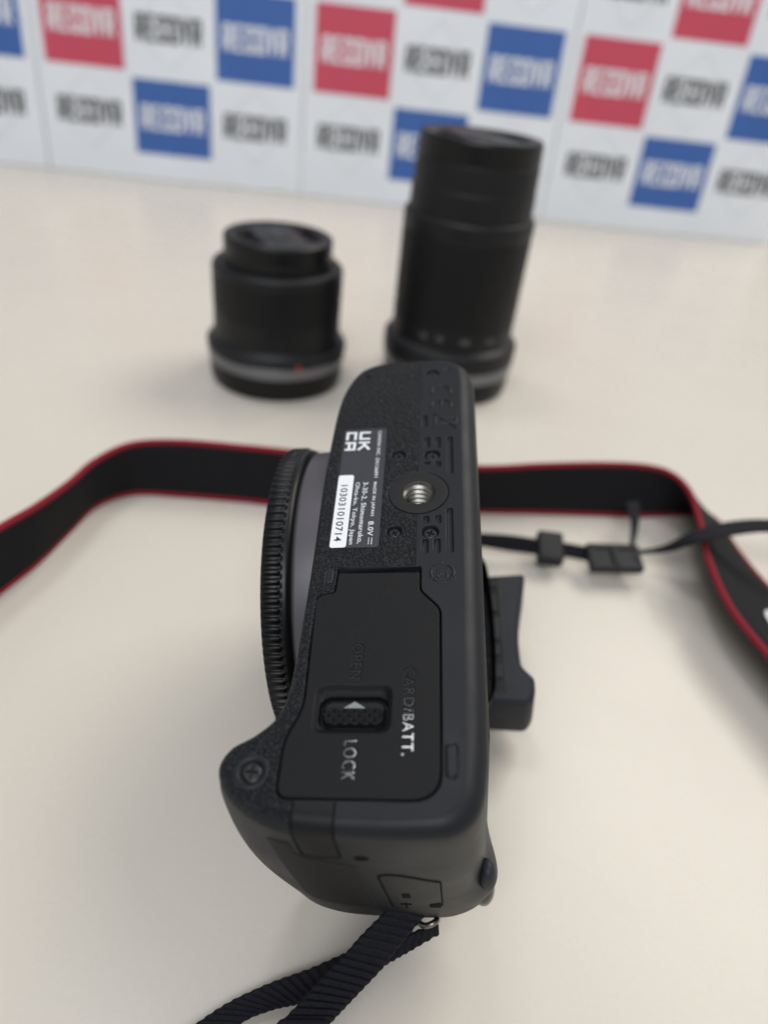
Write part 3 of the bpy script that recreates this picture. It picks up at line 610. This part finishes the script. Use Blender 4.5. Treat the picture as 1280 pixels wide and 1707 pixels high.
small = lens('short_lens', sp[0], sp[1], 'short black zoom lens with a silver ring and red dot standing on the table', dict(cap_r=33.2, cap_h=11.5, rings=[
    ('mount_ring', [(31, 11.2), (34.0, 11.6), (34.4, 17.2), (33.6, 17.6)], M_SILVER, None),
    ('barrel_base', [(33.0, 17.4), (34.5, 17.6), (34.5, 20.6), (32.4, 21.8), (31.2, 24)], M_LENSBLK, None),
    ('barrel', [(31, 22), (30.8, 36), (30.6, 36)], M_LENSBLK, None),
    ('zoom_ring', [(30.5, 35.8), (30.9, 36.2), (31.0, 53), (30.7, 53.4)], M_GRIPRING, knurl(110, .5, 38, 51)),
    ('shoulder', [(30.6, 53.2), (31, 53.6), (30.9, 56.6), (29.2, 58.2), (25.6, 58.2)], M_LENSBLK, None),
    ('inner_tube', [(25.4, 55), (25.4, 62.4), (24.6, 62.8)], M_LENSBLK, None)], front=[(24.6, 62.2), (25.4, 62.4), (25.4, 69.5), (24.4, 70.2)]))
V, F = revolve([(0, .8), (.95, .75), (1.35, .3), (1.4, 0)], 20)
def on_barrel(V, ang, R, z): ca, sa = math.cos(ang), math.sin(ang); return np.column_stack([ca * (R + V[:, 2]) - sa * V[:, 0], sa * (R + V[:, 2]) + ca * V[:, 0], z + V[:, 1]])
obj('index_dot', on_barrel(V, math.radians(-62), 34.1, 18.2), F, M_RED, small)
tp = at(747, 580, 18)
tall = lens('tall_lens', tp[0], tp[1], 'tall black telephoto zoom lens standing on the table before the boards', dict(cap_r=33.2, cap_h=11.5, rings=[
    ('mount_ring', [(31, 11.2), (34.0, 11.6), (34.4, 17.6), (33.6, 18)], M_SILVER, None),
    ('barrel_base', [(33.0, 17.8), (34.5, 18), (34.5, 25.4), (32.6, 27.0), (31.0, 28)], M_LENSBLK, None),
    ('barrel', [(31, 26), (30.9, 37), (30.6, 37.2)], M_LENSBLK, None),
    ('zoom_ring', [(30.5, 36.8), (31.0, 37.4), (31.1, 78), (30.9, 78.3)], M_GRIPRING, knurl(120, .5, 40, 75)),
    ('shoulder', [(30.8, 78.2), (31.2, 78.6), (31.2, 85.2), (30.4, 86.6), (29.0, 86.8)], M_LENSBLK, None),
    ('inner_tube', [(29.3, 84), (28.9, 97.5), (28.6, 98), (28.4, 109.0), (27, 109.4)], M_LENSBLK, None)], front=[(27.0, 108.6), (28.2, 109), (27.9, 117.6), (27.2, 118.8)]))
for s, ang in (('55', -118), ('70', -103), ('100', -80), ('135', -55)):
    T2, tri = text(s); T2 = (T2 - .5) * (1.5 * len(s), 2.4); obj('lettering', on_barrel(np.column_stack([T2, np.zeros(len(T2))]), math.radians(ang), 31.1, 33.6), tri, M_MARK, tall, smooth=False)

# ------------------------------------------------------------------ neck strap (one thing)
STRAP = empty('neck_strap', (at(700, 800, 0)[0], at(700, 800, 0)[1], 0)); tag(STRAP, 'black neck strap with red edges curving behind the camera and tied to its lug', 'strap')
SO = np.array(STRAP.location) / MM
def ribbon(name, A, B, thick, m, parent=STRAP, n=24, cross=16, rib=None, edge_wave=0.0, closed_ends=True):
    """A, B: the two edges (world, mm)"""
    a = catmull(A, n); b = catmull(B, n); c = (a + b) / 2
    if rib is not None:                             # resample evenly by length
        s = np.concatenate([[0], np.cumsum(np.linalg.norm(np.diff(c, axis=0), axis=1))]); k = int(s[-1] / (rib[0] / 10)) + 2; q = np.linspace(0, s[-1], k)
        a = np.column_stack([np.interp(q, s, a[:, i]) for i in range(3)]); b = np.column_stack([np.interp(q, s, b[:, i]) for i in range(3)]); c = (a + b) / 2
    else: q = np.zeros(len(c))
    T = np.gradient(c, axis=0); T /= np.linalg.norm(T, axis=1)[:, None]; Wd = (b - a) / 2; hw = np.linalg.norm(Wd, axis=1)[:, None]; Wn = Wd / hw
    Nn = np.cross(T, Wn); Nn /= np.linalg.norm(Nn, axis=1)[:, None]
    xs = np.concatenate([np.linspace(-1, 1, cross), np.linspace(1, -1, cross)]); sg = np.concatenate([np.ones(cross), -np.ones(cross)])
    prof = np.sqrt(np.clip(1 - np.abs(xs) ** 8, 0.02, 1))
    R = np.ones((len(c), 1)); E = np.zeros((len(c), 1))
    X_ = np.repeat(xs[None], len(c), 0)
    if rib is not None:
        phs = q[:, None] * 2 * np.pi / rib[0]
        R = 1 + rib[1] * np.sin(phs + xs[None] * rib[2] + .5 * np.sin(q[:, None] * .37)) ; E = 1 + edge_wave * np.sin(phs)
        X_ = X_ * E
    V = c[:, None] + Wn[:, None] * (hw[:, None] * X_[..., None]) + Nn[:, None] * (sg * prof)[None, :, None] * (thick / 2) * R[..., None]
    k = len(xs); F = [tuple(q_) for q_ in grid_faces(len(c), k, closed_m=True)]
    if closed_ends: F += [tuple(range(k))[::-1], tuple(range((len(c) - 1) * k, len(c) * k))]
    return obj(name, V.reshape(-1, 3) - SO, F, m, parent), a, b, c, Nn
def PX(l): return np.array([at(*p) for p in l])
def run_on(A, B, head=0, tail=0):                   # lets a strap run on (mm) past its first / last point, both edges alike
    c = (A + B) / 2
    if head: d = c[0] - c[1]; d[2] = 0; d = d / np.linalg.norm(d) * head; A = np.vstack([A[0] + d, A]); B = np.vstack([B[0] + d, B])
    if tail: d = c[-1] - c[-2]; d[2] = 0; d = d / np.linalg.norm(d) * tail; A = np.vstack([A, A[-1] + d]); B = np.vstack([B, B[-1] + d])
    return A, B
bt = PX([(-70, 925, 26), (0, 880, 25), (60, 845, 24), (115, 806, 22), (160, 768, 21), (220, 741, 21), (300, 737, 22), (400, 745, 22), (480, 753, 22), (640, 772, 21), (800, 780, 21), (900, 776, 21.5), (1000, 774, 22), (1070, 777, 22), (1115, 788, 22), (1148, 818, 21), (1166, 868, 19.5), (1180, 930, 18), (1217, 1012, 17), (1290, 1103, 16), (1400, 1220, 16)])
bb = PX([(-70, 1040, 5), (0, 985, 5), (60, 938, 5), (115, 884, 4), (160, 842, 3), (220, 821, 1.4), (300, 824, 1.3), (400, 832, 1.3), (480, 840, 1.3), (640, 848, 1.3), (800, 851, 1.3), (900, 853, 1.3), (1000, 856, 1.3), (1070, 858, 1.3), (1125, 856, 1.3), (1168, 855, 1.3), (1197, 872, 1.3), (1228, 918, 1.3), (1275, 975, 1.3), (1350, 1050, 1.3), (1470, 1150, 1.3)])
bt, bb = run_on(bt, bb, 70, 60)
band, ea, eb, ec, en = ribbon('wide_band', bt, bb, 2.2, M_BAND)
for e in (ea, eb):
    V, F = tube(e - SO, 1.15, 8); obj('red_piping', V, F, M_BANDRED, STRAP)
# bit of white lettering on the band at the frame edge
tgt = at(1286, 1040, 9); i0 = int(np.argmin(np.linalg.norm(ec - tgt, axis=1)))
tv = nrm(ec[i0 + 1] - ec[i0 - 1]); wv = nrm(ea[i0] - eb[i0]); nv_ = np.cross(tv, wv)
if nv_ @ (np.array([0, 0, CAM_H]) - ec[i0]) < 0: nv_ = -nv_
T2, tri = text('C', .03); T2 = (T2 - .5) * (11, 12)
V = ec[i0] + np.outer(T2[:, 0], tv) + np.outer(T2[:, 1], wv) + nv_ * 1.3; obj('lettering', V - SO, tri, M_INK, STRAP, smooth=False)
# narrow webbing with keeper and slider buckle
wt = PX([(740, 888, 13), (800, 889, 12), (850, 892, 11), (900, 899, 10), (950, 906, 9), (1000, 914, 9), (1060, 917, 9), (1110, 908, 13), (1160, 884, 20), (1220, 869, 24), (1290, 867, 26), (1380, 880, 26)])
wb = PX([(740, 908, 6), (800, 911, 6), (850, 919, 5), (900, 925, 4.5), (950, 930, 4.5), (1000, 938, 5), (1060, 925, 8), (1110, 921, 11.5), (1160, 906, 21.5), (1220, 893, 25), (1290, 887, 26), (1380, 900, 26)])
wt, wb = run_on(wt, wb, 0, 60)
ribbon('webbing', wt, wb, 1.3, M_WEB, n=20)
tt = PX([(1042, 838, 13), (1050, 862, 12), (1052, 885, 11), (1048, 912, 10)]); tb = PX([(1066, 836, 12), (1066, 862, 11), (1062, 885, 10.5), (1056, 914, 10)])
ribbon('webbing_tail', tt, tb, 1.3, M_WEB, n=12)
def frame_part(name, px0, px1, z, hx, hy, kind):
    c = (at(*px0, z) + at(*px1, z)) / 2; d = nrm(at(*px1, z) - at(*px0, z)); d[2] = 0; d = nrm(d)
    up_ = nrm(np.array([0, -.35, 1.0])); yv = nrm(np.cross(up_, d)); up_ = np.cross(d, yv)
    if kind == 'keeper': V, F = rbox(-hx, hx, -hy, hy, -2.6, 2.6, 1.0)
    else:
        V, F = join([rbox(-hx, hx, hy - 2.4, hy, -1.8, 1.8, .7), rbox(-hx, hx, -hy, -hy + 2.4, -1.8, 1.8, .7), rbox(-hx, -hx + 2.4, -hy + 1, hy - 1, -1.6, 1.6, .6), rbox(hx - 2.4, hx, -hy + 1, hy - 1, -1.6, 1.6, .6), rbox(-1.2, 1.2, -hy + 1, hy - 1, -1.4, 2.3, .6), rbox(-hx + 1.5, hx - 1.5, -hy + 1.6, hy - 1.6, -1.9, 1.2, .5)])
    W_ = c + np.outer(V[:, 0], d) + np.outer(V[:, 1], yv) + np.outer(V[:, 2], up_); return obj(name, W_ - SO, F, M_BUCKLE, STRAP)
frame_part('keeper_loop', (896, 912), (936, 917), 7.5, 4.6, 6.2, 'keeper'); frame_part('slider_buckle', (982, 930), (1064, 932), 8, 9.8, 5.4, 'buckle')
# webbing at the lug, two strands
o1 = PX([(660, 1500, 20), (643, 1519, 19), (602, 1560, 16), (574, 1592, 14), (533, 1634, 13), (504, 1667, 13), (466, 1707, 14), (420, 1755, 15)])
o2 = PX([(715, 1518, 17), (702, 1534, 17), (668, 1575, 15), (641, 1611, 13), (603, 1652, 12), (579, 1677, 12), (551, 1707, 13), (510, 1757, 14)])
o1, o2 = run_on(o1, o2, 0, 45)
ribbon('webbing', o1, o2, 1.5, M_WEB, n=20, cross=22, rib=(1.65, .28, .25), edge_wave=.02)
u1 = PX([(730, 1536, 15), (700, 1550, 12), (640, 1570, 9), (582, 1587, 6), (517, 1615, 4), (451, 1639, 3), (386, 1669, 2.5), (333, 1703, 2.5), (270, 1750, 2.5)])
u2 = PX([(731, 1555, 12), (690, 1582, 9), (648, 1606, 6), (590, 1642, 4), (545, 1660, 3), (497, 1675, 2.5), (451, 1686, 2), (402, 1707, 2), (340, 1760, 2)])
u1, u2 = run_on(u1, u2, 0, 45)
ribbon('webbing', u1, u2, 1.5, M_WEB, n=20, cross=22, rib=(1.65, .24, .25), edge_wave=.03)
